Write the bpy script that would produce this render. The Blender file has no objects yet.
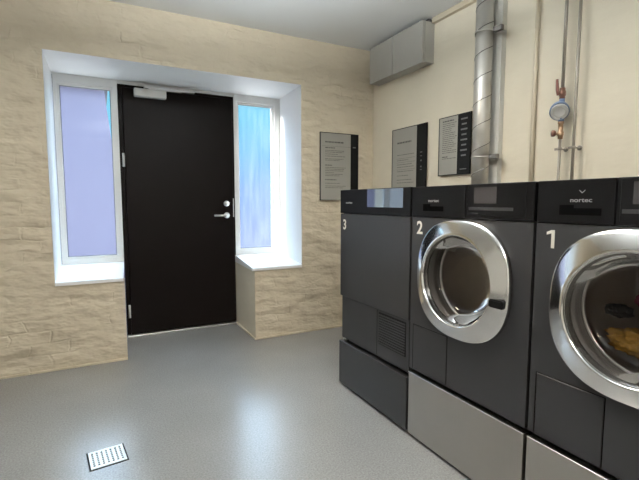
import bpy, bmesh, math, random
from mathutils import Vector, Matrix, noise

S = bpy.context.scene
COL = S.collection
PI = math.pi
random.seed(4)
H = 1.14            # camera height, metres

# ---------------------------------------------------------------- camera
cam_d = bpy.data.cameras.new('camera')
cam = bpy.data.objects.new('camera', cam_d); COL.objects.link(cam)
cam_d.sensor_width = 36.0
cam_d.lens = 424.0 / 639.0 * 36.0
cam_d.clip_start = 0.02
cam.matrix_world = Matrix(((0.888780806, 0.0409129868, -0.4565028, 0),
                           (-0.458332499, 0.0793368952, -0.885232725, 0),
                           (0, 0.996007924, 0.0892648611, H),
                           (0, 0, 0, 1)))
S.camera = cam

# ---------------------------------------------------------------- view
S.view_settings.view_transform = 'Standard'
S.view_settings.look = 'None'
S.view_settings.gamma = 1
S.view_settings.exposure = 0.0
S.view_settings.use_curve_mapping = False

# ---------------------------------------------------------------- sky
W = bpy.data.worlds.new('sky'); S.world = W; W.use_nodes = True
nt = W.node_tree; nt.nodes.clear()
out = nt.nodes.new('ShaderNodeOutputWorld'); bg = nt.nodes.new('ShaderNodeBackground')
tc = nt.nodes.new('ShaderNodeTexCoord'); sp = nt.nodes.new('ShaderNodeSeparateXYZ')
mr = nt.nodes.new('ShaderNodeMapRange'); cr = nt.nodes.new('ShaderNodeValToRGB')
mr.inputs['From Min'].default_value = -1.0; mr.inputs['From Max'].default_value = 1.0
SKY = 13.0           # brightest part of the sky; the band near the horizon is far dimmer
stops = ((-1.0, (2.6, 2.7, 2.8)), (-0.35, (2.6, 2.7, 2.8)), (-0.22, (0.55, 0.62, 0.92)), (-0.10, (0.42, 0.52, 0.93)), (0.03, (0.30, 0.50, 0.93)),
         (0.11, (0.20, 0.55, 0.86)), (0.20, (0.16, 0.62, 0.84)), (0.30, (0.5, 0.8, 1.0)), (0.45, (7.0, 10.0, 13.0)), (1.0, (7.0, 10.0, 13.0)))
el = cr.color_ramp.elements
while len(el) < len(stops): el.new(0.5)
for e, (z, c) in zip(el, stops): e.position = (z + 1) / 2; e.color = (*[v / SKY for v in c], 1)
nt.links.new(tc.outputs['Generated'], sp.inputs[0]); nt.links.new(sp.outputs['Z'], mr.inputs[0])
nt.links.new(mr.outputs[0], cr.inputs[0]); nt.links.new(cr.outputs[0], bg.inputs[0])
bg.inputs[1].default_value = SKY
nt.links.new(bg.outputs[0], out.inputs[0])

def light(name, kind, loc, direction, energy, color, **kw):
    d = bpy.data.lights.new(name, kind); d.energy = energy; d.color = color
    for k, v in kw.items(): setattr(d, k, v)
    o = bpy.data.objects.new(name, d); COL.objects.link(o); o.location = loc
    o.rotation_euler = Vector(direction).to_track_quat('-Z', 'Y').to_euler()
    return o
light('sun', 'SUN', (-6, 7, 6), (0.85, -0.30, -0.40), 18.0, (1.0, 0.97, 0.93), angle=0.4)

LAMP_POS = [(0.60, -0.90), (0.68, 1.68)]
LAMP_E = [19.0, 15.0]
LAMP_C = (1.0, 0.84, 0.64)
UPFILL_C = (0.90, 0.97, 1.0)  # daylight tint of the added ceiling fill
UPFILL = 6.2  # strength of the added fill relative to each lamp's downward light

# ---------------------------------------------------------------- materials
def nodes(name):
    m = bpy.data.materials.new(name); m.use_nodes = True
    t = m.node_tree; b = t.nodes['Principled BSDF']
    return m, t, b
def mat(name, col, rough=0.5, metal=0.0, spec=0.5, bump=None, coat=0.0, var=0.0, aniso=None):
    m, t, b = nodes(name)
    b.inputs['Base Color'].default_value = (*col, 1); b.inputs['Roughness'].default_value = rough
    b.inputs['Metallic'].default_value = metal; b.inputs['Specular IOR Level'].default_value = spec
    b.inputs['Coat Weight'].default_value = coat; b.inputs['Coat Roughness'].default_value = 0.08
    c = t.nodes.new('ShaderNodeTexCoord')
    if bump:
        n = t.nodes.new('ShaderNodeTexNoise'); n.inputs['Scale'].default_value = bump[0]; n.inputs['Detail'].default_value = 4
        bp = t.nodes.new('ShaderNodeBump'); bp.inputs['Strength'].default_value = bump[1]; bp.inputs['Distance'].default_value = bump[2]
        mp = t.nodes.new('ShaderNodeMapping')
        if len(bump) > 3: mp.inputs['Scale'].default_value = bump[3]
        t.links.new(c.outputs['Object'], mp.inputs[0]); t.links.new(mp.outputs[0], n.inputs['Vector'])
        t.links.new(n.outputs['Fac'], bp.inputs['Height']); t.links.new(bp.outputs[0], b.inputs['Normal'])
    if var:
        n = t.nodes.new('ShaderNodeTexNoise'); n.inputs['Scale'].default_value = 6; n.inputs['Detail'].default_value = 5
        r = t.nodes.new('ShaderNodeValToRGB')
        r.color_ramp.elements[0].position = 0.3; r.color_ramp.elements[1].position = 0.7
        r.color_ramp.elements[0].color = (*[x * (1 - var) for x in col], 1); r.color_ramp.elements[1].color = (*[min(1, x * (1 + var)) for x in col], 1)
        t.links.new(c.outputs['Object'], n.inputs['Vector']); t.links.new(n.outputs['Fac'], r.inputs[0]); t.links.new(r.outputs[0], b.inputs['Base Color'])
    return m

M = {}
M['wall'] = mat('cream_masonry_paint', (0.595, 0.515, 0.39), 0.62, spec=0.3, bump=(3.4, 1.0, 0.045, (1.0, 1.0, 2.0)), var=0.03)
M['wall_side'] = mat('cream_plaster_paint', (0.71, 0.64, 0.51), 0.6, spec=0.3, bump=(4.0, 0.7, 0.03, (1.0, 1.0, 1.3)), var=0.02)
M['reveal'] = mat('white_reveal_paint', (0.84, 0.84, 0.83), 0.5, bump=(9, 0.12, 0.01))
M['ceiling'] = mat('white_ceiling_paint', (0.85, 0.86, 0.86), 0.75, bump=(30, 0.08, 0.004))
M['white'] = mat('white_lacquer', (0.78, 0.78, 0.76), 0.35, var=0.01)
M['sill'] = mat('white_sill', (0.86, 0.86, 0.86), 0.3, bump=(9, 0.06, 0.01))
M['doorblack'] = mat('black_brown_door_paint', (0.0055, 0.0036, 0.003), 0.45, spec=0.07, bump=(40, 0.03, 0.002), var=0.08)
M['steel'] = mat('satin_steel', (0.72, 0.72, 0.71), 0.28, 1.0, var=0.02)
M['silver'] = mat('silver_paint', (0.62, 0.62, 0.60), 0.4, 0.3, var=0.02)
M['drawer'] = mat('brushed_stainless', (0.50, 0.48, 0.45), 0.42, 1.0, bump=(14, 0.05, 0.002, (1, 1, 60)), var=0.03)
M['galv'] = mat('galvanised_spiral_steel', (0.56, 0.54, 0.50), 0.44, 0.75, bump=(60, 0.1, 0.003), var=0.1)
M['seam'] = mat('lockseam_and_gap_shade', (0.16, 0.15, 0.14), 0.5, 0.5, var=0.1)
M['whitewall'] = mat('white_far_wall_paint', (0.82, 0.80, 0.76), 0.6, var=0.02)
M['trunk'] = mat('light_grey_trunking', (0.53, 0.52, 0.48), 0.5, var=0.01)
M['boxgrey'] = mat('pale_grey_casing', (0.37, 0.355, 0.32), 0.5, var=0.02)
M['paintpipe'] = mat('cream_painted_pipe', (0.56, 0.48, 0.36), 0.45, var=0.02)
M['pipe'] = mat('dull_steel_pipe', (0.27, 0.235, 0.195), 0.45, 0.35, var=0.1)
M['char'] = mat('charcoal_enamel', (0.032, 0.031, 0.032), 0.33, spec=0.4, bump=(400, 0.03, 0.0005), var=0.03)
M['charpanel'] = mat('dark_control_fascia', (0.007, 0.0066, 0.007), 0.36, spec=0.13, bump=(300, 0.02, 0.0005), var=0.03)
M['black'] = mat('matt_black', (0.006, 0.006, 0.006), 0.6, spec=0.2, var=0.05)
M['gap'] = mat('dark_seam', (0.003, 0.003, 0.003), 0.9, spec=0.0, var=0.05)
M['blackglass'] = mat('black_glass_display', (0.22, 0.23, 0.25), 0.05, 0.95, var=0.02)
M['lcd'] = mat('grey_lcd_window', (0.05, 0.045, 0.045), 0.25, var=0.04)
M['darkchrome'] = mat('dark_chrome', (0.22, 0.21, 0.20), 0.22, 1.0, var=0.03)
M['chrome'] = mat('polished_chrome', (0.86, 0.855, 0.84), 0.13, 1.0, bump=(30, 0.015, 0.002), var=0.03)
M['gasket'] = mat('grey_door_gasket', (0.10, 0.095, 0.09), 0.5, var=0.05)
M['rubber'] = mat('grey_rubber', (0.03, 0.03, 0.03), 0.55, var=0.05)
M['drum'] = mat('drum_steel', (0.55, 0.50, 0.46), 0.38, 1.0, bump=(70, 0.3, 0.003), var=0.08)
M['decal'] = mat('cream_white_decal', (0.80, 0.78, 0.70), 0.5, var=0.01)
M['brandtext'] = mat('silver_lettering', (0.36, 0.36, 0.36), 0.4, var=0.01)
M['signgrey'] = mat('grey_sign_face', (0.285, 0.268, 0.235), 0.45, var=0.02)
M['signblack'] = mat('black_sign_strip', (0.006, 0.006, 0.006), 0.5, spec=0.15, var=0.04)
M['signtext'] = mat('dark_sign_print', (0.07, 0.063, 0.055), 0.6, var=0.03)
M['signicon'] = mat('pale_sign_print', (0.11, 0.108, 0.105), 0.6, var=0.03)
M['brass'] = mat('worn_brass', (0.36, 0.23, 0.14), 0.45, 0.6, var=0.12)
M['redlever'] = mat('rust_red_lever', (0.15, 0.05, 0.035), 0.45, var=0.1)
M['copper'] = mat('aged_copper', (0.17, 0.08, 0.055), 0.45, 0.5, var=0.15)
M['meterblue'] = mat('blue_plastic', (0.14, 0.20, 0.33), 0.4, var=0.05)
M['meterwhite'] = mat('white_meter_dial', (0.58, 0.58, 0.56), 0.35, var=0.02)
M['yellow'] = mat('mustard_cloth', (0.62, 0.33, 0.04), 0.9, bump=(50, 0.5, 0.01), var=0.15)
M['magenta'] = mat('magenta_cloth', (0.42, 0.05, 0.13), 0.9, bump=(50, 0.5, 0.01), var=0.15)
M['darkcloth'] = mat('black_cloth', (0.012, 0.012, 0.014), 0.95, bump=(50, 0.5, 0.01), var=0.15)
M['facade'] = mat('lavender_facade_render', (0.118, 0.098, 0.138), 0.8, bump=(10, 0.1, 0.01), var=0.01)
M['grate'] = mat('pale_drain_steel', (0.74, 0.77, 0.75), 0.35, 0.25, var=0.03)

# thick paint over uneven brick courses: relief for the two masonry walls
def masonry(m, axis, strength, dist, relief):
    t = m.node_tree; b = t.nodes['Principled BSDF']; N = t.nodes.new; L = t.links.new
    for l in list(b.inputs['Normal'].links): t.links.remove(l)
    c = N('ShaderNodeTexCoord'); sp = N('ShaderNodeSeparateXYZ'); cb = N('ShaderNodeCombineXYZ')
    L(c.outputs['Object'], sp.inputs[0]); L(sp.outputs[axis], cb.inputs[0]); L(sp.outputs['Z'], cb.inputs[1])
    w = N('ShaderNodeTexNoise'); w.inputs['Scale'].default_value = 4.5; w.inputs['Detail'].default_value = 3
    L(cb.outputs[0], w.inputs['Vector'])
    wm = N('ShaderNodeVectorMath'); wm.operation = 'MULTIPLY_ADD'; wm.inputs[1].default_value = (0.16, 0.075, 0); L(w.outputs['Color'], wm.inputs[0]); L(cb.outputs[0], wm.inputs[2])
    br = N('ShaderNodeTexBrick'); br.inputs['Scale'].default_value = 1.0; br.inputs['Brick Width'].default_value = 0.25; br.inputs['Row Height'].default_value = 0.078
    br.inputs['Mortar Size'].default_value = 0.010; br.inputs['Mortar Smooth'].default_value = 1.0; L(wm.outputs[0], br.inputs['Vector'])
    mk = N('ShaderNodeTexNoise'); mk.inputs['Scale'].default_value = 2.6; mk.inputs['Detail'].default_value = 2; L(cb.outputs[0], mk.inputs['Vector'])
    mr = N('ShaderNodeMapRange'); mr.inputs['From Min'].default_value = 0.47; mr.inputs['From Max'].default_value = 0.72; L(mk.outputs['Fac'], mr.inputs[0])
    mu = N('ShaderNodeMath'); mu.operation = 'MULTIPLY'; L(br.outputs['Fac'], mu.inputs[0]); L(mr.outputs[0], mu.inputs[1])
    mp = N('ShaderNodeMapping'); mp.inputs['Scale'].default_value = (1, 1.9, 1); L(cb.outputs[0], mp.inputs[0])
    big = N('ShaderNodeTexNoise'); big.inputs['Scale'].default_value = 5.0; big.inputs['Detail'].default_value = 3.0; big.inputs['Roughness'].default_value = 0.45; L(mp.outputs[0], big.inputs['Vector'])
    h = N('ShaderNodeMath'); h.operation = 'MULTIPLY_ADD'; h.inputs[1].default_value = -relief; L(mu.outputs[0], h.inputs[0]); L(big.outputs['Fac'], h.inputs[2])
    bp = N('ShaderNodeBump'); bp.inputs['Strength'].default_value = strength; bp.inputs['Distance'].default_value = dist
    L(h.outputs[0], bp.inputs['Height']); L(bp.outputs[0], b.inputs['Normal'])
masonry(M['wall'], 'X', 1.0, 0.050, 0.085)
masonry(M['wall_side'], 'Y', 0.3, 0.02, 0.02)

# floor: speckled grey epoxy
m, t, b = nodes('grey_speckled_epoxy'); M['floor'] = m
c = t.nodes.new('ShaderNodeTexCoord')
n1 = t.nodes.new('ShaderNodeTexNoise'); n1.inputs['Scale'].default_value = 130; n1.inputs['Detail'].default_value = 3
n2 = t.nodes.new('ShaderNodeTexNoise'); n2.inputs['Scale'].default_value = 2.2; n2.inputs['Detail'].default_value = 5
r1 = t.nodes.new('ShaderNodeValToRGB')
r1.color_ramp.elements[0].position = 0.30; r1.color_ramp.elements[0].color = (0.235, 0.232, 0.225, 1)
r1.color_ramp.elements[1].position = 0.70; r1.color_ramp.elements[1].color = (0.345, 0.342, 0.335, 1)
mx = t.nodes.new('ShaderNodeMix'); mx.data_type = 'RGBA'; mx.blend_type = 'MULTIPLY'; mx.inputs['Factor'].default_value = 0.25
t.links.new(c.outputs['Object'], n1.inputs['Vector']); t.links.new(c.outputs['Object'], n2.inputs['Vector'])
t.links.new(n1.outputs['Fac'], r1.inputs[0]); t.links.new(r1.outputs[0], mx.inputs[6]); t.links.new(n2.outputs['Fac'], mx.inputs[7])
t.links.new(mx.outputs[2], b.inputs['Base Color'])
rr = t.nodes.new('ShaderNodeMapRange'); rr.inputs['To Min'].default_value = 0.20; rr.inputs['To Max'].default_value = 0.32
b.inputs['Roughness'].default_value = 0.27
bp = t.nodes.new('ShaderNodeBump'); bp.inputs['Strength'].default_value = 0.10; bp.inputs['Distance'].default_value = 0.002
t.links.new(n1.outputs['Fac'], bp.inputs['Height']); t.links.new(bp.outputs[0], b.inputs['Normal'])

def glassmat(name, tint, haze=0.0, streak=0.0, ior=1.45):
    m = bpy.data.materials.new(name); m.use_nodes = True; t = m.node_tree; t.nodes.clear()
    o = t.nodes.new('ShaderNodeOutputMaterial'); tr = t.nodes.new('ShaderNodeBsdfTransparent'); gl = t.nodes.new('ShaderNodeBsdfGlossy')
    fr = t.nodes.new('ShaderNodeFresnel'); fr.inputs[0].default_value = ior; mixs = t.nodes.new('ShaderNodeMixShader')
    tr.inputs[0].default_value = (*tint, 1); gl.inputs['Roughness'].default_value = 0.03
    base = tr
    if haze:
        tl = t.nodes.new('ShaderNodeBsdfTranslucent'); tl.inputs[0].default_value = (0.85, 0.88, 0.95, 1)
        m2 = t.nodes.new('ShaderNodeMixShader'); c = t.nodes.new('ShaderNodeTexCoord'); mp = t.nodes.new('ShaderNodeMapping')
        mp.inputs['Scale'].default_value = (26, 1, 3.0)
        n = t.nodes.new('ShaderNodeTexNoise'); n.inputs['Scale'].default_value = 1; n.inputs['Detail'].default_value = 3
        r = t.nodes.new('ShaderNodeMapRange'); r.inputs['From Min'].default_value = 0.35; r.inputs['From Max'].default_value = 0.75
        r.inputs['To Min'].default_value = haze; r.inputs['To Max'].default_value = haze + streak
        t.links.new(c.outputs['Object'], mp.inputs[0]); t.links.new(mp.outputs[0], n.inputs['Vector']); t.links.new(n.outputs['Fac'], r.inputs[0])
        t.links.new(r.outputs[0], m2.inputs[0]); t.links.new(tr.outputs[0], m2.inputs[1]); t.links.new(tl.outputs[0], m2.inputs[2]); base = m2
    t.links.new(fr.outputs[0], mixs.inputs[0]); t.links.new(base.outputs[0], mixs.inputs[1]); t.links.new(gl.outputs[0], mixs.inputs[2])
    t.links.new(mixs.outputs[0], o.inputs[0])
    return m
M['pane'] = glassmat('window_glass', (0.96, 0.97, 0.98), 0.02, 0.02)
M['panestreak'] = glassmat('streaked_window_glass', (0.96, 0.97, 0.98), 0.03, 0.07)
M['doorglass'] = glassmat('smoked_door_glass', (0.80, 0.78, 0.76), ior=1.33)
m, t, b = nodes('lit_lamp_diffuser'); M['lamp'] = m
b.inputs['Base Color'].default_value = (0.9, 0.9, 0.9, 1); b.inputs['Emission Color'].default_value = (*LAMP_C, 1); b.inputs['Emission Strength'].default_value = 4.0

# ---------------------------------------------------------------- mesh helpers
def box(bm, x0, x1, y0, y1, z0, z1, mi=0):
    v = [bm.verts.new(p) for p in ((x0, y0, z0), (x1, y0, z0), (x1, y1, z0), (x0, y1, z0), (x0, y0, z1), (x1, y0, z1), (x1, y1, z1), (x0, y1, z1))]
    fs = []
    for q in ((0, 3, 2, 1), (4, 5, 6, 7), (0, 1, 5, 4), (1, 2, 6, 5), (2, 3, 7, 6), (3, 0, 4, 7)):
        f = bm.faces.new([v[i] for i in q]); f.material_index = mi; fs.append(f)
    return v
def bbox(*a, bev=0.0, seg=2):
    bm = bmesh.new(); box(bm, *a)
    if bev: bmesh.ops.bevel(bm, geom=bm.edges[:], offset=bev, segments=seg, affect='EDGES', profile=0.5)
    return bm
def basis(d):
    d = Vector(d).normalized(); u = d.orthogonal().normalized(); return d, u, d.cross(u)
def tube(bm, pts, r, seg=16, cap=True):
    pts = [Vector(p) for p in pts]; rs = r if isinstance(r, (list, tuple)) else [r] * len(pts)
    rings = []; u = None
    for i, p in enumerate(pts):
        d = (pts[min(i + 1, len(pts) - 1)] - pts[max(i - 1, 0)]).normalized()
        if u is None: u = d.orthogonal().normalized()
        u = (u - d * u.dot(d)).normalized(); w = d.cross(u)
        rings.append([bm.verts.new(p + (u * math.cos(a) + w * math.sin(a)) * rs[i]) for a in [2 * PI * k / seg for k in range(seg)]])
    for a, b2 in zip(rings, rings[1:]):
        for k in range(seg): bm.faces.new((a[k], a[(k + 1) % seg], b2[(k + 1) % seg], b2[k])).smooth = True
    if cap:
        bm.faces.new(rings[0][::-1]); bm.faces.new(rings[-1])
def lathe(bm, prof, origin, axis, seg=48, close=False):
    """prof: list of (radius, distance along axis)"""
    d, u, w = basis(axis); o = Vector(origin); rings = []
    for r, h in prof:
        if r < 1e-6: rings.append([bm.verts.new(o + d * h)]); continue
        rings.append([bm.verts.new(o + d * h + (u * math.cos(a) + w * math.sin(a)) * r) for a in [2 * PI * k / seg for k in range(seg)]])
    for a, b2 in zip(rings, rings[1:]):
        for k in range(seg):
            q = [a[k % len(a)], a[(k + 1) % len(a)], b2[(k + 1) % len(b2)], b2[k % len(b2)]]
            q2 = []
            for v in q:
                if v not in q2: q2.append(v)
            if len(q2) > 2: bm.faces.new(q2).smooth = True
def obj(name, bm, mats, parent=None, smooth_angle=None, loc=(0, 0, 0)):
    bmesh.ops.recalc_face_normals(bm, faces=bm.faces[:])
    me = bpy.data.meshes.new(name); bm.to_mesh(me); bm.free()
    for k in (mats if isinstance(mats, (list, tuple)) else [mats]): me.materials.append(M[k])
    o = bpy.data.objects.new(name, me); COL.objects.link(o); o.location = loc
    if parent: o.parent = parent
    return o
def thing(name, label, cat, loc=(0, 0, 0), rz=0.0, group=None):
    o = bpy.data.objects.new(name, None); COL.objects.link(o); o.location = loc; o.rotation_euler = (0, 0, rz)
    o.empty_display_size = 0.1; o['label'] = label; o['category'] = cat
    if group: o['group'] = group
    return o
def tag(o, label, cat, group=None):
    o['label'] = label; o['category'] = cat
    if group: o['group'] = group
    return o
def struct(name, bm, mats, parent=None):
    o = obj(name, bm, mats, parent); o['kind'] = 'structure'; return o
def struct_empty(name, loc=(0, 0, 0)):
    o = bpy.data.objects.new(name, None); COL.objects.link(o); o.location = loc; o['kind'] = 'structure'; o.empty_display_size = 0.1
    return o
def text_bm(s, size, thick=0.0004, offset=0.0, squash=1.0, shear=0.0):
    """upright text in the XZ plane, readable from -Y, centred on the origin"""
    cu = bpy.data.curves.new('txt', 'FONT'); cu.body = s; cu.size = size; cu.extrude = thick; cu.offset = offset
    cu.align_x = 'CENTER'; cu.align_y = 'CENTER'; cu.shear = shear; cu.resolution_u = 4
    o = bpy.data.objects.new('txt', cu); COL.objects.link(o)
    dg = bpy.context.evaluated_depsgraph_get(); dg.update()
    me = bpy.data.meshes.new_from_object(o.evaluated_get(dg))
    bm = bmesh.new(); bm.from_mesh(me)
    bpy.data.objects.remove(o); bpy.data.curves.remove(cu); bpy.data.meshes.remove(me)
    for v in bm.verts: v.co = Vector((v.co.x * squash, -v.co.z, v.co.y))
    return bm
def shift(bm, dx, dy, dz):
    for v in bm.verts: v.co += Vector((dx, dy, dz))
    return bm

# ---------------------------------------------------------------- room shell
YB = 2.90 * H; YD = 3.41 * H; XR = 1.98 * H; ZC = 2.186 * H
XL = -2.3; YF = -2.4
def lump(a, z, amp, seed):
    v = noise.fractal(Vector((a * 3.2, z * 8.5, seed)), 0.9, 2.1, 4)
    w = noise.noise(Vector((a * 1.1, z * 1.5, seed + 7)))
    return amp * (v * 0.55 + w * 0.7)
def lines(stops, step):
    out = [stops[0]]
    for a, b2 in zip(stops, stops[1:]):
        n = max(1, round((b2 - a) / step))
        out += [a + (b2 - a) * k / n for k in range(1, n + 1)]
    return out
# recess (windows) and nook (door) in the back wall
RX0, RX1, RZ0, RZ1 = -0.290, 1.530, 0.600, 2.113
NX0, NX1 = 0.134, 1.105
xs = lines([XL, RX0, NX0, NX1, RX1, XR], 0.024); zs = lines([0, RZ0, RZ1, ZC], 0.024)
bm = bmesh.new(); grid = {}
def open_cell(x, z): return (RX0 < x < RX1 and RZ0 < z < RZ1) or (NX0 < x < NX1 and z < RZ0)
def edge_fade(x, z):
    d = 9.0
    for (a0, a1, b0, b1) in ((RX0, RX1, RZ0, RZ1), (NX0, NX1, -1, RZ0)):
        dx = max(a0 - x, 0, x - a1); dz = max(b0 - z, 0, z - b1); d = min(d, math.hypot(dx, dz))
    return min(1.0, d / 0.05) * 0.8 + 0.2
def gv(i, k):
    if (i, k) not in grid:
        x, z = xs[i], zs[k]
        grid[(i, k)] = bm.verts.new((x, YB - lump(x, z, 0.010, 3.1) * edge_fade(x, z), z))
    return grid[(i, k)]
for i in range(len(xs) - 1):
    for k in range(len(zs) - 1):
        if open_cell((xs[i] + xs[i + 1]) / 2, (zs[k] + zs[k + 1]) / 2): continue
        bm.faces.new((gv(i, k), gv(i + 1, k), gv(i + 1, k + 1), gv(i, k + 1))).smooth = True
# outer skin behind the front face, leaving the recess open
yo0, yo1 = YB + 0.03, YD + 0.12
box(bm, XL - 0.1, RX0 - 0.03, yo0, yo1 + 0.20, 0, ZC); box(bm, RX1 + 0.05, XR + 0.1, yo0, yo1, 0, ZC)  # left box runs farther out, unseen, to keep sun off the left window
box(bm, RX0 - 0.03, RX1 + 0.05, yo0, yo1, RZ1 + 0.03, ZC)
box(bm, RX0 - 0.03, NX0 - 0.002, yo0, yo1, 0, RZ0 - 0.02); box(bm, NX1 + 0.006, RX1 + 0.05, yo0, yo1, 0, RZ0 - 0.02)
# reveals (white), material 1
def quad(bm, pts, mi):
    f = bm.faces.new([bm.verts.new(p) for p in pts]); f.material_index = mi; return f
def sub_quad(bm, pts, mi, n=8): quad(bm, pts, mi)
YR = YD + 0.06
RXB0, RXB1, RZB = -0.292, 1.579, 2.124
fy = YB - 0.006
quad(bm, ((RX0, fy, RZ0), (RX0, fy, RZ1), (RXB0, YR, RZB), (RXB0, YR, RZ0)), 1)
quad(bm, ((RX1, fy, RZ0), (RXB1, YR, RZ0), (RXB1, YR, RZB), (RX1, fy, RZ1)), 1)
quad(bm, ((RX0, fy, RZ1), (RX1, fy, RZ1), (RXB1, YR, RZB), (RXB0, YR, RZB)), 1)
quad(bm, ((NX0, fy, 0), (NX0, fy, RZ0), (0.160, YR, RZ0 + 0.03), (0.160, YR, 0)), 1)
quad(bm, ((NX1, fy, 0), (1.112, YR, 0), (1.112, YR, RZ0 + 0.03), (NX1, fy, RZ0)), 2)
wb = struct('wall_back', bm, ['wall', 'reveal', 'wall_side'])

bm = bmesh.new(); ys = lines([YF, YB + 0.03], 0.03); zz = lines([0, ZC], 0.03); g = {}
for i, y in enumerate(ys):
    for k, z in enumerate(zz):
        f = min(1.0, abs(y - YB) / 0.1)
        g[i, k] = bm.verts.new((XR + abs(0.0) - lump(y + 11, z * 0.4, 0.004, 9.4) * f, y, z))
for i in range(len(ys) - 1):
    for k in range(len(zz) - 1): bm.faces.new((g[i, k], g[i + 1, k], g[i + 1, k + 1], g[i, k + 1])).smooth = True
box(bm, XR + 0.03, XR + 0.13, YF, YB + 0.03, 0, ZC)
struct('wall_right', bm, 'wall_side')
bm = bmesh.new(); box(bm, XL - 0.1, XL, YF, YB + 0.03, 0, ZC); struct('wall_left', bm, 'whitewall')
bm = bmesh.new(); box(bm, XL - 0.1, XR + 0.13, YF - 0.1, YF, 0, ZC); struct('wall_front', bm, 'whitewall')
bm = bmesh.new(); box(bm, XL - 0.1, XR + 0.13, YF - 0.1, YD + 0.12, -0.1, 0); struct('floor', bm, 'floor')
bm = bmesh.new(); box(bm, XL - 0.1, XR + 0.13, YF - 0.1, YD + 0.12, ZC, ZC + 0.1); struct('ceiling', bm, 'ceiling')
# thin pale sealant strip where wall meets floor
bm = bmesh.new()
for (x0, x1) in ((XL, NX0), (NX1, XR)): box(bm, x0, x1, YB - 0.013, YB + 0.01, 0, 0.012)
struct('baseboard_back', bm, 'wall')
bm = bmesh.new(); box(bm, NX1 - 0.009, NX1 + 0.004, YB - 0.013, YD - 0.04, 0, 0.012); struct('baseboard_nook', bm, 'wall_side')
bm = bmesh.new(); box(bm, XR - 0.030, XR + 0.01, 1.99, 2.512, ZC - 0.040, ZC - 0.003); struct('trim_1', bm, 'paintpipe')
# frame head strip above the door
bm = bmesh.new(); box(bm, 0.162, 1.117, YD + 0.002, YR, 2.094, 2.124); struct('trim_2', bm, 'white')

# ---------------------------------------------------------------- windows
def window(name, x0, x1, gx0, gx1, glass):
    z0, z1, gz0, gz1 = 0.640, 2.124, 0.700, 2.040
    w = struct_empty(name, ((x0 + x1) / 2, YD, 0)); ox = (x0 + x1) / 2
    def frame(a0, a1, b0, b1, c0, c1, d0, d1, ya, yb, nm, bev):
        bm = bmesh.new()
        box(bm, a0 - ox, c0 - ox, ya, yb, b0, b1); box(bm, c1 - ox, a1 - ox, ya, yb, b0, b1)
        box(bm, c0 - ox, c1 - ox, ya, yb, b0, d0); box(bm, c0 - ox, c1 - ox, ya, yb, d1, b1)
        return obj(nm, bm, 'white', w)
    m = 0.018
    frame(x0, x1, z0, z1, gx0 - m, gx1 + m, gz0 - m, gz1 + m, 0.0, 0.06, 'window_frame', 0)
    frame(gx0 - m, gx1 + m, gz0 - m, gz1 + m, gx0, gx1, gz0, gz1, 0.018, 0.058, 'sash', 0)
    bm = bmesh.new(); bd = 0.004
    box(bm, gx0 - ox, gx0 + bd - ox, 0.030, 0.036, gz0, gz1); box(bm, gx1 - bd - ox, gx1 - ox, 0.030, 0.036, gz0, gz1)
    box(bm, gx0 + bd - ox, gx1 - bd - ox, 0.030, 0.036, gz0, gz0 + bd); box(bm, gx0 + bd - ox, gx1 - bd - ox, 0.030, 0.036, gz1 - bd, gz1)
    obj('glazing_seal', bm, 'rubber', w)
    bm = bmesh.new(); v = [bm.verts.new(p) for p in ((gx0 - ox, 0.038, gz0), (gx1 - ox, 0.038, gz0), (gx1 - ox, 0.038, gz1), (gx0 - ox, 0.038, gz1))]; bm.faces.new(v)
    obj('pane', bm, glass, w)
    return w
w1 = window('window_1', -0.285, 0.160, -0.244, 0.110, 'pane')
w2 = window('window_2', 1.119, 1.577, 1.170, 1.500, 'panestreak')
def sill(w, pts):
    ox = w.location.x; bm = bmesh.new()
    top = [bm.verts.new((x - ox, y - YD, z)) for x, y, z in pts]; bot = [bm.verts.new((x - ox, y - YD, 0.578)) for x, y, z in pts]
    bm.faces.new(top); bm.faces.new(bot[::-1])
    for i in range(4): bm.faces.new((top[i], bot[i], bot[(i + 1) % 4], top[(i + 1) % 4]))
    obj('window_sill', bm, 'sill', w)
sill(w1, ((RX0, YB - 0.012, 0.600), (0.126, YB - 0.012, 0.600), (0.160, YD + 0.02, 0.645), (RXB0, YD + 0.02, 0.645)))
sill(w2, ((1.085, YB - 0.012, 0.600), (RX1, YB - 0.012, 0.600), (RXB1, YD + 0.02, 0.645), (1.112, YD + 0.02, 0.645)))

# ---------------------------------------------------------------- door
d = struct_empty('door_1', (0.64, YD, 0)); ox = 0.64
bm = bmesh.new()
box(bm, 0.162 - ox, 0.192 - ox, -0.004, 0.06, 0, 2.093); box(bm, 1.101 - ox, 1.117 - ox, -0.004, 0.06, 0, 2.093); box(bm, 0.192 - ox, 1.101 - ox, -0.004, 0.06, 2.072, 2.093)
box(bm, 0.185 - ox, 0.205 - ox, 0.046, 0.06, 0, 2.08); box(bm, 1.09 - ox, 1.105 - ox, 0.046, 0.06, 0, 2.08); box(bm, 0.185 - ox, 1.105 - ox, 0.046, 0.06, 2.055, 2.08); box(bm, 0.185 - ox, 1.105 - ox, 0.046, 0.06, 0.005, 0.03)
obj('door_frame', bm, 'doorblack', d)
obj('door_leaf', bbox(0.196 - ox, 1.098 - ox, -0.012, 0.045, 0.012, 2.068, bev=0.003), 'doorblack', d)
obj('threshold', bbox(0.164 - ox, 1.115 - ox, -0.045, 0.05, 0, 0.011, bev=0.003), 'steel', d)
for z in (1.485, 0.215):
    bm = bmesh.new(); tube(bm, ((0.187 - ox, -0.016, z - 0.055), (0.187 - ox, -0.016, z + 0.055)), 0.010, 12)
    box(bm, 0.178 - ox, 0.196 - ox, -0.012, -0.004, z - 0.05, z + 0.05)
    obj('hinge', bm, 'silver', d)
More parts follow.
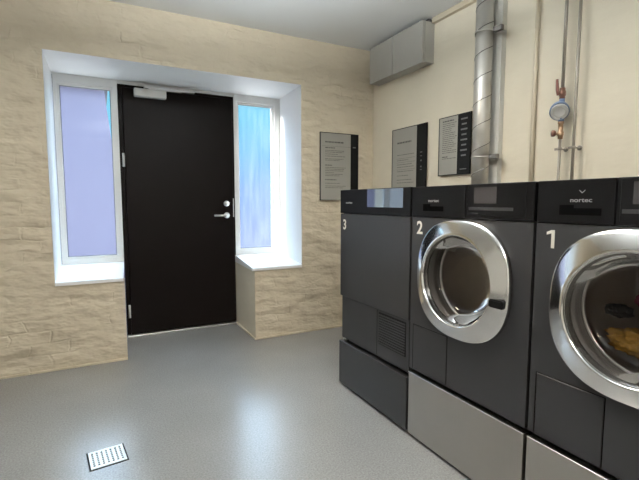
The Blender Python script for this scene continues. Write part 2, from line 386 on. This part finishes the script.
# closer body, arm and rail
cl = obj('door_closer', bbox(0.282 - ox, 0.530 - ox, -0.075, -0.014, 1.998, 2.062, bev=0.006), 'silver', d)
bm = bmesh.new(); box(bm, 0.36 - ox, 0.765 - ox, -0.052, -0.016, 2.074, 2.092)
obj('closer_rail', bm, 'steel', cl)
bm = bmesh.new(); tube(bm, ((0.40 - ox, -0.046, 2.060), (0.40 - ox, -0.046, 2.071)), 0.010, 12); box(bm, 0.39 - ox, 0.66 - ox, -0.052, -0.04, 2.0645, 2.0725)
obj('closer_arm', bm, 'steel', cl)
# lever handle
bm = bmesh.new(); hx = 1.035 - ox; hz = 1.018
lathe(bm, ((0, -0.010), (0.024, -0.010), (0.027, -0.004), (0.027, 0.002)), (hx, -0.014, hz), (0, 1, 0), 28)
hd = obj('handle_rose', bm, 'steel', d)
bm = bmesh.new(); tube(bm, ((hx, -0.022, hz), (hx, -0.055, hz), (hx - 0.012, -0.066, hz), (hx - 0.03, -0.068, hz), (hx - 0.125, -0.066, hz)), [0.009, 0.009, 0.010, 0.0095, 0.0085], 14)
obj('lever', bm, 'steel', hd)
bm = bmesh.new(); lathe(bm, ((0, -0.016), (0.012, -0.016), (0.014, -0.012), (0.024, -0.010), (0.026, -0.004), (0.026, 0.002)), (hx, -0.014, hz + 0.108), (0, 1, 0), 28)
lk = obj('lock_cylinder', bm, 'steel', d)
bm = bmesh.new(); box(bm, hx - 0.001, hx + 0.001, -0.0312, -0.0302, hz + 0.100, hz + 0.116); obj('keyhole', bm, 'gap', lk)
obj('strike_plate', bbox(1.096 - ox, 1.104 - ox, -0.0155, 0.0, hz - 0.015, hz + 0.155, bev=0.001), 'silver', d)

# ---------------------------------------------------------------- neighbouring building seen through the left window
bm = bmesh.new()
def prism(bm, outline, y0, y1):
    a = [bm.verts.new((x, y0, z)) for x, z in outline]; b2 = [bm.verts.new((x, y1, z)) for x, z in outline]
    bm.faces.new(a); bm.faces.new(b2[::-1])
    for i in range(len(a)): bm.faces.new((a[i], b2[i], b2[(i + 1) % len(a)], a[(i + 1) % len(a)]))
BX = 9.5
bt = thing('neighbouring_building', 'pale lavender rendered building seen through the window left of the door', 'building', (-2.47, BX, -3.0))
prism(bm, ((-5, 0), (2.90, 0), (2.90, 4.92), (2.78, 5.05), (2.72, 5.4), (2.62, 6.4), (-5, 6.4)), 0, 5)
obj('facade', bm, 'facade', bt)
obj('roof', bbox(-5.2, 2.70, -0.15, 5.2, 6.4, 6.6), 'char', bt)

# ---------------------------------------------------------------- suspended lamps out of frame, with an added bluish up-light brightening the ceiling
for (x, y), e in zip(LAMP_POS, LAMP_E):
    l = thing('unseen_ceiling_lamp', 'unseen square lamp with added up-light, hanging nearer the black door, over the floor' if y > 0 else 'unseen square lamp with added up-light, hanging farther from the black door, near the front wall', 'lamp', (x, y, ZC))
    bm = bmesh.new()
    for (a0, a1, b0, b1) in ((-.2, .2, -.2, -.185), (-.2, .2, .185, .2), (-.2, -.185, -.185, .185), (.185, .2, -.185, .185)): box(bm, a0, a1, b0, b1, -0.33, -0.27)
    obj('housing', bm, 'white', l); obj('diffuser', bbox(-.185, .185, -.185, .185, -0.324, -0.276), 'lamp', l)
    for sx in (-1, 1):
        bm = bmesh.new(); tube(bm, ((sx * .19, 0, -0.28), (sx * .19, 0, 0)), 0.002, 6); obj('wire', bm, 'steel', l)
    for dz, k, c in ((-0.336, -1, LAMP_C), (-0.264, 1, UPFILL_C)):
        a = light('lamp_and_fill_light', 'AREA', (0, 0, dz), (0, 0, k), e if k < 0 else e * UPFILL, c, shape='SQUARE', size=0.36, spread=PI)
        a.parent = l

# ---------------------------------------------------------------- machines
# local frame: x to the viewer's right, y into the machine, front at y = 0
ROT = -PI / 2
def superr(a, th, n): return a / (abs(math.cos(th)) ** n + abs(math.sin(th)) ** n) ** (1 / n)
def plate_hole(bm, x0, x1, z0, z1, cx, cz, r, y0, y1, seg=96):
    rings = []
    for y in (y0, y1):
        o_, i_ = [], []
        for k in range(seg):
            th = 2 * PI * (k + 0.5) / seg; c, s = math.cos(th), math.sin(th)
            tx = (x1 - cx) / c if c > 1e-9 else ((x0 - cx) / c if c < -1e-9 else 1e9)
            tz = (z1 - cz) / s if s > 1e-9 else ((z0 - cz) / s if s < -1e-9 else 1e9)
            q = min(tx, tz); o_.append([cx + c * q, y, cz + s * q]); i_.append((cx + c * r, y, cz + s * r))
        for X, Z in ((x0, z0), (x1, z0), (x1, z1), (x0, z1)):
            best = min(o_, key=lambda p: (p[0] - X) ** 2 + (p[2] - Z) ** 2); best[0] = X; best[2] = Z
        rings.append(([bm.verts.new(p) for p in o_], [bm.verts.new(p) for p in i_]))
    (o0, i0), (o1, i1) = rings
    for k in range(seg):
        j = (k + 1) % seg
        bm.faces.new((o0[k], o0[j], i0[j], i0[k])); bm.faces.new((o1[k], i1[k], i1[j], o1[j]))
        bm.faces.new((o0[k], o1[k], o1[j], o0[j])); bm.faces.new((i0[k], i0[j], i1[j], i1[k])).smooth = True
def ring_surface(bm, prof, cx, cz, seg=128):
    """prof: (radius, y, superellipse exponent)"""
    rings = []
    for a, y, n in prof:
        rings.append([bm.verts.new((cx + superr(a, th, n) * math.cos(th), y, cz + superr(a, th, n) * math.sin(th))) for th in [2 * PI * k / seg for k in range(seg)]])
    for a, b2 in zip(rings, rings[1:]):
        for k in range(seg): bm.faces.new((a[k], a[(k + 1) % seg], b2[(k + 1) % seg], b2[k])).smooth = True
    return rings

def number(parent, s, x, z, size):
    if s == '1':
        bm = bmesh.new(); h = size * 0.36
        for ol in (((-0.002, -h), (0.0095, -h), (0.0095, h), (-0.002, h)), ((-0.002, h), (-0.0185, h - 0.007), (-0.0185, h - 0.016), (-0.002, h - 0.011))):
            bm.faces.new([bm.verts.new((a, 0, c)) for a, c in ol])
        bmesh.ops.remove_doubles(bm, verts=bm.verts[:], dist=1e-5)
    else: bm = text_bm(s, size, 0.0004, size * 0.022)
    shift(bm, x, -0.0012, z)
    o = obj('number_decal', bm, 'decal', parent); o['label'] = 'cream white numeral ' + s
def panel_writing(cp, x, z, size):
    bm = text_bm('nortec', size, 0.0003, size * 0.012, squash=1.35); shift(bm, x, -0.0025, z)
    obj('lettering', bm, 'brandtext', cp)

def washer(label, yc, w, num, seam, lit_x, chevron):
    t = thing('washing_machine', label, 'washing machine', (1.14 * H, yc, 0), ROT, 'numbered front loading washing machines')
    hw = w / 2; zb, zt = 0.345, 1.209; cz = 0.822
    # cabinet: open-fronted shell
    bm = bmesh.new()
    box(bm, -hw, -hw + 0.004, 0.021, 0.72, zb, zt); box(bm, hw - 0.004, hw, 0.021, 0.72, zb, zt)
    box(bm, -hw + 0.004, hw - 0.004, 0.021, 0.72, zt - 0.004, zt); box(bm, -hw + 0.004, hw - 0.004, 0.021, 0.72, zb, zb + 0.004)
    box(bm, -hw + 0.004, hw - 0.004, 0.716, 0.72, zb + 0.004, zt - 0.004)
    obj('cabinet', bm, 'char', t)
    bm = bmesh.new(); plate_hole(bm, -hw, hw, zb, 1.070, 0, cz, 0.200, 0.0, 0.02)
    obj('front_panel', bm, 'char', t)
    # service flap
    bm = bmesh.new(); fx0, fx1, fz0, fz1 = -hw + 0.022, -0.068, zb + 0.002, 0.565
    box(bm, fx0, fx0 + 0.003, -0.0006, 0.001, fz0, fz1); box(bm, fx1 - 0.003, fx1, -0.0006, 0.001, fz0, fz1); box(bm, fx0, fx1, -0.0006, 0.001, fz1 - 0.002, fz1)
    fl = obj('service_flap', bbox(fx0 + 0.004, fx1 - 0.004, -0.002, 0.001, fz0, fz1 - 0.004, bev=0.0008, seg=1), 'char', t)
    obj('flap_seam', bm, 'gap', fl)
    # control panel, a lettered left half and a display half
    cp = obj('control_panel', bbox(-hw, -hw + seam - 0.0015, -0.002, 0.02, 1.0735, zt, bev=0.002), 'charpanel', t)
    dp = obj('display_panel', bbox(-hw + seam + 0.0015, hw, -0.002, 0.02, 1.0735, zt, bev=0.002), 'charpanel', t)
    sx = -hw + 0.078
    bm = bmesh.new(); box(bm, sx, sx + 0.045, -0.0032, -0.0015, 1.100, 1.131); box(bm, sx + 0.045, sx + 0.127, -0.0030, -0.0015, 1.100, 1.121)
    obj('card_slot', bm, 'gap', cp)
    panel_writing(cp, sx + 0.066, 1.1455, 0.0185)
    if chevron:
        bm = bmesh.new()
        for s in (-1, 1):
            v = [bm.verts.new(p) for p in ((sx + 0.069, -0.0026, 1.166), (sx + 0.069 + s * 0.009, -0.0026, 1.1745), (sx + 0.069 + s * 0.009, -0.0026, 1.177), (sx + 0.069, -0.0026, 1.1695))]
            bm.faces.new(v)
        obj('chevron_mark', bm, 'brandtext', cp)
    gx0 = -hw + seam + 0.012; gx1 = hw - 0.03
    g_ = obj('display_glass', bbox(gx0, gx1, -0.0032, -0.001, 1.086, 1.206, bev=0.0006, seg=1), 'charpanel', dp)
    bm = bmesh.new(); box(bm, gx0 + 0.032, gx0 + 0.137, -0.0040, -0.003, 1.134, 1.196); obj('screen', bm, 'lcd', dp)
    bm = bmesh.new(); box(bm, gx0 + 0.006, gx1 - 0.05, -0.0038, -0.003, 1.108, 1.120); obj('button_strip', bm, 'char', dp)
    # door
    prof = ((0.240, 0.0, 2.45), (0.2455, -0.004, 2.45), (0.2465, -0.018, 2.45), (0.2445, -0.0235, 2.44), (0.240, -0.0275, 2.42), (0.233, -0.0308, 2.38), (0.215, -0.0385, 2.24), (0.195, -0.0470, 2.06), (0.188, -0.0495, 2.0), (0.185, -0.0490, 2.0), (0.183, -0.046, 2.0), (0.181, -0.040, 2.0))
    bm = bmesh.new(); ring_surface(bm, prof, 0, cz)
    dr = obj('door_ring', bm, 'chrome', t)
    bm = bmesh.new(); ring_surface(bm, ((0.181, -0.040, 2), (0.179, -0.032, 2), (0.176, -0.026, 2), (0.174, -0.020, 2)), 0, cz)
    obj('inner_bezel', bm, 'darkchrome', dr)
    bm = bmesh.new(); lathe(bm, [(0.176, 0.0), (0.168, 0.022), (0.158, 0.045), (0.148, 0.062), (0.138, 0.072), (0.122, 0.079), (0.09, 0.083), (0.05, 0.085), (0, 0.086)], (0, -0.026, cz), (0, 1, 0), 64)
    obj('door_glass', bm, 'doorglass', dr)
    # latch grip on the right of the ring
    bm = bmesh.new(); box(bm, 0.182, 0.243, -0.0525, -0.030, cz - 0.064, cz - 0.034)
    bmesh.ops.bevel(bm, geom=bm.edges[:], offset=0.004, segments=2, affect='EDGES')
    obj('door_latch', bm, 'black', dr)
    # gasket and drum
    bm = bmesh.new(); ring_surface(bm, ((0.1995, 0.004, 2), (0.198, 0.012, 2), (0.191, 0.018, 2), (0.188, 0.028, 2), (0.191, 0.038, 2), (0.196, 0.046, 2), (0.190, 0.054, 2), (0.188, 0.062, 2)), 0, cz)
    obj('gasket', bm, 'gasket', t)
    bm = bmesh.new(); ring_surface(bm, ((0.1885, 0.060, 2), (0.184, 0.060, 2), (0.181, 0.066, 2), (0.184, 0.073, 2), (0.1905, 0.074, 2)), 0, cz); obj('drum_rim', bm, 'steel', t)
    bm = bmesh.new(); ring_surface(bm, ((0.188, 0.062, 2), (0.190, 0.072, 2), (0.215, 0.084, 2), (0.232, 0.11, 2), (0.232, 0.44, 2), (0.21, 0.455, 2), (0.16, 0.44, 2), (0.08, 0.43, 2), (0.02, 0.425, 2), (0.0005, 0.425, 2)), 0, cz)
    dm = obj('drum', bm, 'drum', t)
    for k in range(3):
        a = 0.5 + 2 * PI * k / 3; bm = bmesh.new()
        ca, sa = math.cos(a), math.sin(a); pts = []
        for y in (0.13, 0.42):
            row = []
            for (tt, rr2) in ((-0.03, 0.231), (-0.012, 0.192), (0.012, 0.192), (0.03, 0.231)):
                row.append(bm.verts.new((ca * rr2 - sa * tt, y, cz + sa * rr2 + ca * tt)))
            pts.append(row)
        for i in range(3): bm.faces.new((pts[0][i], pts[0][i + 1], pts[1][i + 1], pts[1][i]))
        bm.faces.new(pts[0]); bm.faces.new(pts[1][::-1])
        obj('drum_lifter', bm, 'drum', dm)
    number(t, num, -hw + 0.056, 1.020, 0.082)
    # plinth with stainless drawer
    pl = obj('plinth', bbox(-hw + 0.004, hw - 0.004, 0.03, 0.70, 0.0, zb - 0.001), 'black', t)
    obj('plinth_drawer', bbox(-hw + 0.001, hw - 0.001, -0.004, 0.029, 0.016, 0.320, bev=0.002), 'drawer', t)
    o = obj('drawer_lip', bbox(-hw + 0.001, hw - 0.001, -0.006, 0.029, 0.3205, 0.3255, bev=0.001, seg=1), 'steel', t); o['label'] = 'bright steel top edge of the drawer'
    return t

Y3a, Y3b, Y2a, Y2b, Y1a, Y1b = 2.240, 1.584, 1.571, 0.941, 0.929, 0.298
washer('charcoal washing machine numbered 2, empty drum, between the other two machines', (Y2a + Y2b) / 2, Y2a - Y2b, '2', 0.328, 0, False)
washer('charcoal washing machine numbered 1 with coloured laundry in its drum', (Y1a + Y1b) / 2, Y1a - Y1b, '1', 0.243, 0, True)

# dryer
w = Y3a - Y3b; hw = w / 2
t = thing('tumble_dryer', 'charcoal tumble dryer numbered 3 with plain flat front and vent grille', 'dryer', (1.14 * H, (Y3a + Y3b) / 2, 0), ROT)
obj('cabinet', bbox(-hw, hw, 0.021, 0.72, 0.302, 1.211, bev=0.002), 'char', t)
obj('loading_door', bbox(-hw, hw, 0.0, 0.0205, 0.568, 1.0695, bev=0.003), 'char', t)
cp = obj('control_panel', bbox(-hw, hw, -0.002, 0.0205, 1.0735, 1.211, bev=0.003), 'charpanel', t)
obj('display_glass', bbox(-0.035, 0.275, -0.0036, -0.001, 1.112, 1.208, bev=0.0008, seg=1), 'blackglass', cp)
panel_writing(cp, -0.225, 1.136, 0.020)
lp = obj('lower_panel', bbox(-hw + 0.012, hw - 0.002, 0.008, 0.0205, 0.305, 0.5655, bev=0.002), 'char', t)
bm = bmesh.new(); box(bm, 0.056, 0.0585, 0.0072, 0.009, 0.312, 0.56); obj('panel_seam', bm, 'gap', lp)
bm = bmesh.new(); box(bm, 0.074, 0.302, 0.0066, 0.009, 0.378, 0.552); gr = obj('vent_grille', bm, 'black', t)
for k in range(12):
    z = 0.384 + k * 0.0138; bm = bmesh.new(); box(bm, 0.076, 0.300, 0.002, 0.0062, z, z + 0.0068)
    obj('slat', bm, 'char', gr)
obj('plinth', bbox(-hw + 0.004, hw - 0.004, 0.035, 0.70, 0.0, 0.3015), 'black', t)
obj('plinth_drawer', bbox(-hw, hw, -0.006, 0.034, 0.018, 0.284, bev=0.003), 'char', t)
bm = bmesh.new(); lathe(bm, ((0.0, -0.006), (0.010, -0.006), (0.012, 0.0), (0.012, 0.012)), (-hw + 0.032, 0.018, 0.295), (0, 1, 0), 16)
o = obj('lock_button', bm, 'steel', t); o['label'] = 'small shiny steel button'
number(t, '3', -hw + 0.052, 1.003, 0.082)

# ---------------------------------------------------------------- laundry in the drum of machine 1
def cloth(name, label, mk, loc, sc, seed):
    bm = bmesh.new(); bmesh.ops.create_icosphere(bm, subdivisions=5, radius=1)
    for v in bm.verts:
        p = v.co.copy(); n = noise.fractal(p * 1.6 + Vector((seed, 0, 0)), 0.8, 2.2, 4); r2 = abs(noise.noise(p * 3.1 + Vector((0, seed, 0))))
        q = p * (1 + 0.28 * n - 0.25 * (0.5 - r2)); v.co = Vector((q.x * sc[0], q.y * sc[1], q.z * sc[2]))
    for f in bm.faces: f.smooth = True
    tag(obj(name, bm, mk, loc=loc), label, 'laundry')
cloth('crumpled_garment', 'mustard yellow crumpled garment low in the drum of machine 1', 'yellow', (1.450, 0.680, 0.710), (0.050, 0.085, 0.046), 2.0)
cloth('crumpled_garment', 'magenta crumpled garment lying behind the yellow one in machine 1', 'magenta', (1.51, 0.630, 0.835), (0.05, 0.09, 0.07), 5.0)
cloth('crumpled_garment', 'black crumpled garment above the yellow one in machine 1', 'darkcloth', (1.455, 0.740, 0.795), (0.032, 0.042, 0.022), 6.3)

# ---------------------------------------------------------------- signs
def words(bm, x0, x1, z, h, y=-0.0066):
    x = x0
    while x < x1 - 0.004:
        l = min(random.uniform(0.010, 0.034), x1 - x); box(bm, x, x + l, y, y + 0.001, z - h / 2, z + h / 2); x += l + 0.0045
def sign(label, loc, rz, w, h, split, lines_, icons):
    """loc: top-left corner on the wall; local x right, y into the wall"""
    t = thing('notice_board', label, 'sign', loc, rz)
    bm = bmesh.new(); f = 0.005
    box(bm, 0, w, -0.009, -0.002 + 0.004, -h, -h + f); box(bm, 0, w, -0.009, 0.002, -f, 0); box(bm, 0, f, -0.009, 0.002, -h + f, -f); box(bm, w - f, w, -0.009, 0.002, -h + f, -f)
    obj('frame', bm, 'signblack', t)
    bm = bmesh.new(); box(bm, f, split, -0.006, 0.001, -h + f, -f); pn = obj('notice_panel', bm, 'signgrey', t)
    bm = bmesh.new(); box(bm, split, w - f, -0.006, 0.001, -h + f, -f); st = obj('side_strip', bm, 'signblack', t); st['label'] = 'black vertical strip on the right'
    for v, a0, a1, hh in lines_:
        bm = bmesh.new()
        if hh < 0.002: box(bm, a0 * w, a1 * w, -0.0066, -0.0056, -v * h - hh / 2, -v * h + hh / 2)
        else: words(bm, a0 * w, a1 * w, -v * h, hh)
        obj('ruled_line' if hh < 0.002 else ('heading' if hh > 0.006 else 'text_line'), bm, 'signtext', pn)
    c = (split + w - f) / 2
    for v, hh, ww in icons:
        bm = bmesh.new(); box(bm, c - ww / 2, c + ww / 2, -0.0066, -0.0056, -v * h - hh / 2, -v * h + hh / 2); obj('pictogram', bm, 'signicon', st)
    return t
T = 0.0042
L1 = [(0.138, 0.13, 0.60, 0.012), (0.198, 0.05, 0.80, 0.0015), (0.222, 0.13, 0.40, 0.008)]
L1 += [(v, 0.13, e, T) for v, e in ((0.262, 0.62), (0.285, 0.6), (0.315, 0.45), (0.345, 0.66), (0.385, 0.6), (0.405, 0.5))]
L1 += [(0.478, 0.13, 0.30, 0.008)] + [(v, 0.13, e, T) for v, e in ((0.512, 0.66), (0.535, 0.62), (0.558, 0.60), (0.585, 0.35), (0.61, 0.6), (0.632, 0.5))]
L1 += [(0.692, 0.13, 0.42, 0.008)] + [(v, 0.13, e, T) for v, e in ((0.745, 0.5), (0.785, 0.66), (0.81, 0.6))]
sign('grey notice with black strip on the wall right of the door', (1.492 * H, YB - 0.012, 1.527 * H), 0, 0.388, 0.587, 0.308, L1, [(0.198, 0.010, 0.03)])
L2 = [(0.20, 0.16, 0.58, 0.013), (0.37, 0.16, 0.66, T), (0.42, 0.14, 0.70, 0.0018), (0.445, 0.16, 0.5, T), (0.475, 0.14, 0.70, 0.0018), (0.505, 0.16, 0.6, T), (0.54, 0.16, 0.66, T), (0.575, 0.14, 0.70, 0.0018), (0.60, 0.16, 0.64, T), (0.66, 0.16, 0.5, T), (0.72, 0.16, 0.6, T), (0.76, 0.16, 0.66, T)]
sign('grey sparsely printed notice with black strip, first on the right wall from the corner', (XR - 0.012, 2.618 * H, 1.531 * H), ROT, 0.430, 0.587, 0.315, L2, [(0.37, 0.008, 0.025), (0.42, 0.006, 0.02), (0.48, 0.012, 0.014), (0.56, 0.012, 0.014), (0.60, 0.006, 0.02)])
L3 = [(0.075, 0.12, 0.48, 0.009)] + [(0.115 + 0.033 * k, 0.12, random.uniform(0.42, 0.60), 0.004) for k in range(16)] + [(0.68, 0.12, 0.30, 0.007), (0.71, 0.12, 0.56, 0.004)]
sign('smaller densely printed grey notice whose black strip touches the spiral duct', (XR - 0.012, 2.124 * H, 1.533 * H), ROT, 0.305, 0.417, 0.184, L3, [(0.09 + 0.085 * k, 0.011, 0.045 if k % 2 else 0.06) for k in range(8)] + [(0.91, 0.006, 0.06)])

# ---------------------------------------------------------------- ceiling casing boxes
xb = 1.884 * H; zb0, zb1 = 1.903 * H, 2.164 * H
ysplit = 2.525 * H
for (ya, yb, lab, dz) in ((ysplit + 0.002, 2.815 * H, 'pale grey wall casing box nearer the corner, high under the ceiling', 0.0), (2.209 * H, ysplit - 0.002, 'pale grey wall casing box farther from the corner, high under the ceiling', 0.004)):
    c_ = thing('casing_box', lab, 'box', (XR, (ya + yb) / 2, zb0), 0, 'pale casing boxes under the ceiling')
    l = (yb - ya) / 2
    obj('cover', bbox(xb - XR, xb - XR + 0.02, -l + 0.002, l - 0.002, -dz, zb1 - zb0, bev=0.002), 'boxgrey', c_)
    obj('casing', bbox(xb - XR + 0.0205, 0.004, -l - 0.0015, l + 0.0015, 0.001, zb1 - zb0 - 0.006), 'boxgrey', c_)
    obj('shadow_gap_packer', bbox(xb - XR + 0.07, 0.0, -l + 0.02, l - 0.02, zb1 - zb0 - 0.006, ZC - zb0), 'seam', c_)  # packer coloured dark to stand for the shadow gap under the ceiling

# ---------------------------------------------------------------- spiral duct, backing trunking, brackets
DX, DY, DR = 2.150, 1.950, 0.052
bm = bmesh.new(); seg = 40; nz = 100; z0, z1 = 0.95, ZC; pitch = 0.145
tube(bm, ((0, 0, z0), (0, 0, z1)), DR, seg)
dt = thing('spiral_duct', 'vertical galvanised spiral duct rising to the ceiling above machine 2', 'duct', (DX, DY, 0))
obj('duct_pipe', bm, 'galv', dt)
bm = bmesh.new(); pts = []
n = int((z1 - z0 - 0.02) / pitch * 28)
for k in range(n): a = 2 * PI * k / 28; pts.append((DR * math.cos(a), DR * math.sin(a), z0 + 0.005 + pitch * k / 28))
tube(bm, pts, 0.0026, 6); obj('spiral_seam', bm, 'seam', dt)
tw = XR - 0.040
o = obj('trunking', bbox(tw, XR + 0.002, 1.875, 2.060, 0.90, ZC - 0.001, bev=0.003), 'trunk')
tag(o, 'wide pale grey vertical trunking on the wall behind the spiral duct', 'trunking')
for z in (2.180, 1.420):
    bm = bmesh.new()
    lathe(bm, ((DR + 0.0035, -0.005), (DR + 0.005, -0.005), (DR + 0.005, 0.005), (DR + 0.0035, 0.005)), (0, 0, 0), (0, 0, 1), 40)
    lab = 'short steel duct bracket near the ceiling' if z > 2 else 'short steel duct bracket low on the duct, near machine 2'
    br = thing('duct_bracket', lab, 'bracket', (DX, DY, z), 0, 'brackets on the spiral duct')
    obj('clamp', bm, 'galv', br)
    obj('arm', bbox(0.010, 0.036, -0.115, -DR - 0.004, -0.015, 0.015, bev=0.002), 'seam', br)
    obj('foot', bbox(0.036, tw - DX + 0.001, -0.112, -0.07, -0.015, 0.015, bev=0.002), 'galv', br)

# ---------------------------------------------------------------- pipes
bm = bmesh.new(); tube(bm, ((XR - 0.018, 1.655, 0.9), (XR - 0.018, 1.655, ZC)), 0.0125, 16)
tag(obj('painted_pipe', bm, 'paintpipe'), 'cream painted vertical pipe between the trunking and the water meter', 'pipe')
PX = XR - 0.058; P1 = 1.459; P2 = 1.385
wp = thing('water_pipe', 'thin steel water pipe with the round meter on it', 'pipe', (PX, P1, 0))
bm = bmesh.new(); tube(bm, ((0, 0, 0.9), (0, 0, 1.50)), 0.0075, 12); obj('lower_run', bm, 'pipe', wp)
bm = bmesh.new(); tube(bm, ((0, 0, 1.745), (0, 0, ZC)), 0.0085, 12); obj('upper_run', bm, 'pipe', wp)
# valves
bm = bmesh.new(); lathe(bm, ((0.008, 0), (0.014, 0.002), (0.014, 0.016), (0.017, 0.018), (0.018, 0.030), (0.017, 0.042), (0.014, 0.044), (0.014, 0.058), (0.008, 0.060)), (0, 0, 1.682), (0, 0, 1), 18); tube(bm, ((0, 0, 1.712), (-0.022, 0.010, 1.712)), 0.007, 10)
v = obj('upper_valve', bm, 'copper', wp)
bm = bmesh.new(); tube(bm, ((-0.022, 0.010, 1.702), (-0.024, 0.013, 1.73), (-0.026, 0.016, 1.785)), [0.006, 0.0085, 0.0065], 10); obj('valve_lever', bm, 'redlever', v)
bm = bmesh.new(); lathe(bm, ((0.008, 0), (0.013, 0.002), (0.013, 0.016), (0.016, 0.020), (0.016, 0.038), (0.012, 0.042), (0.012, 0.080), (0.015, 0.082), (0.015, 0.092), (0.010, 0.094)), (0, 0, 1.474), (0, 0, 1), 18); tube(bm, ((0, 0, 1.502), (-0.026, 0.014, 1.502)), 0.007, 10)
v = obj('lower_valve', bm, 'brass', wp)
bm = bmesh.new(); lathe(bm, ((0, -0.012), (0.014, -0.010), (0.018, -0.004), (0.018, 0.006), (0, 0.010)), (-0.034, 0.018, 1.504), (-0.85, 0.5, 0), 18); obj('valve_knob', bm, 'copper', v)
MC = (-0.012, 0.004, 1.622); ax = Vector((-0.72, -0.52, -0.46)).normalized()
bm = bmesh.new()
lathe(bm, ((0, -0.036), (0.036, -0.036), (0.044, -0.028), (0.047, -0.01), (0.048, 0.014), (0.046, 0.017)), MC, ax, 36)
tube(bm, ((0, 0, 1.566), (0, 0, 1.60)), 0.014, 14); tube(bm, ((0, 0, 1.645), (0, 0, 1.685)), 0.014, 14)
mt = obj('water_meter', bm, 'meterblue', wp)
bm = bmesh.new(); lathe(bm, ((0.039, 0.010), (0.042, 0.014), (0.042, 0.023), (0.038, 0.027), (0.036, 0.023), (0, 0.023)), MC, ax, 36); obj('meter_dial', bm, 'meterwhite', mt)
bm = bmesh.new(); lathe(bm, ((0.030, 0.0232), (0.030, 0.0255), (0.024, 0.0255), (0.024, 0.0232)), MC, ax, 30); obj('dial_ring', bm, 'trunk', mt)
bm = bmesh.new(); tube(bm, ((PX, P2, 0.9), (PX, P2, ZC)), 0.0080, 12)
tag(obj('water_pipe', bm, 'pipe'), 'thin plain steel pipe just right of the metered one', 'pipe')
for y, lab in ((P1, 'small pipe clip below the water meter'), (P2, 'small pipe clip on the plain pipe right of the meter')):
    cl = thing('pipe_clip', lab, 'clip', (PX, y, 1.423), 0, 'clips on the thin pipes')
    bm = bmesh.new(); lathe(bm, ((0.0085, -0.007), (0.0115, -0.007), (0.0115, 0.007), (0.0085, 0.007)), (0, 0, 0), (0, 0, 1), 18); box(bm, -0.003, 0.003, 0.0105, 0.028, -0.006, 0.006); obj('clamp', bm, 'pipe', cl)
    bm = bmesh.new(); tube(bm, ((0.010, 0, 0), (0.062, 0, 0)), 0.004, 8); lathe(bm, ((0, 0.0), (0.013, 0.0), (0.013, 0.006), (0, 0.006)), (0.050, 0, 0), (1, 0, 0), 14); obj('stud', bm, 'pipe', cl)

# ---------------------------------------------------------------- floor drain
dn = thing('floor_drain', 'small square pale steel drain grate in the grey floor', 'drain', (-0.017, 2.045, 0), math.radians(6.5))
s = 0.078
bm = bmesh.new(); box(bm, -s, s, -s, s, 0, 0.0012); obj('drain_backing', bm, 'black', dn)  # black plate standing in for the shaded recess around and under the grate
bm = bmesh.new(); g0 = 0.071; zA, zB = 0.0014, 0.0042
box(bm, -g0, g0, -g0, -g0 + 0.016, zA, zB); box(bm, -g0, g0, g0 - 0.014, g0, zA, zB)
nb = 8; x = -g0
bar = 0.0105; step = (2 * g0 - bar) / (nb - 1)
for k in range(nb): box(bm, -g0 + k * step, -g0 + k * step + bar, -g0 + 0.016, g0 - 0.014, zA, zB)
for k in range(1, 7):
    y = -g0 + 0.016 + k * (2 * g0 - 0.030) / 7; box(bm, -g0, g0, y - 0.0028, y + 0.0028, zA, zB - 0.0003)
obj('grate', bm, 'grate', dn)
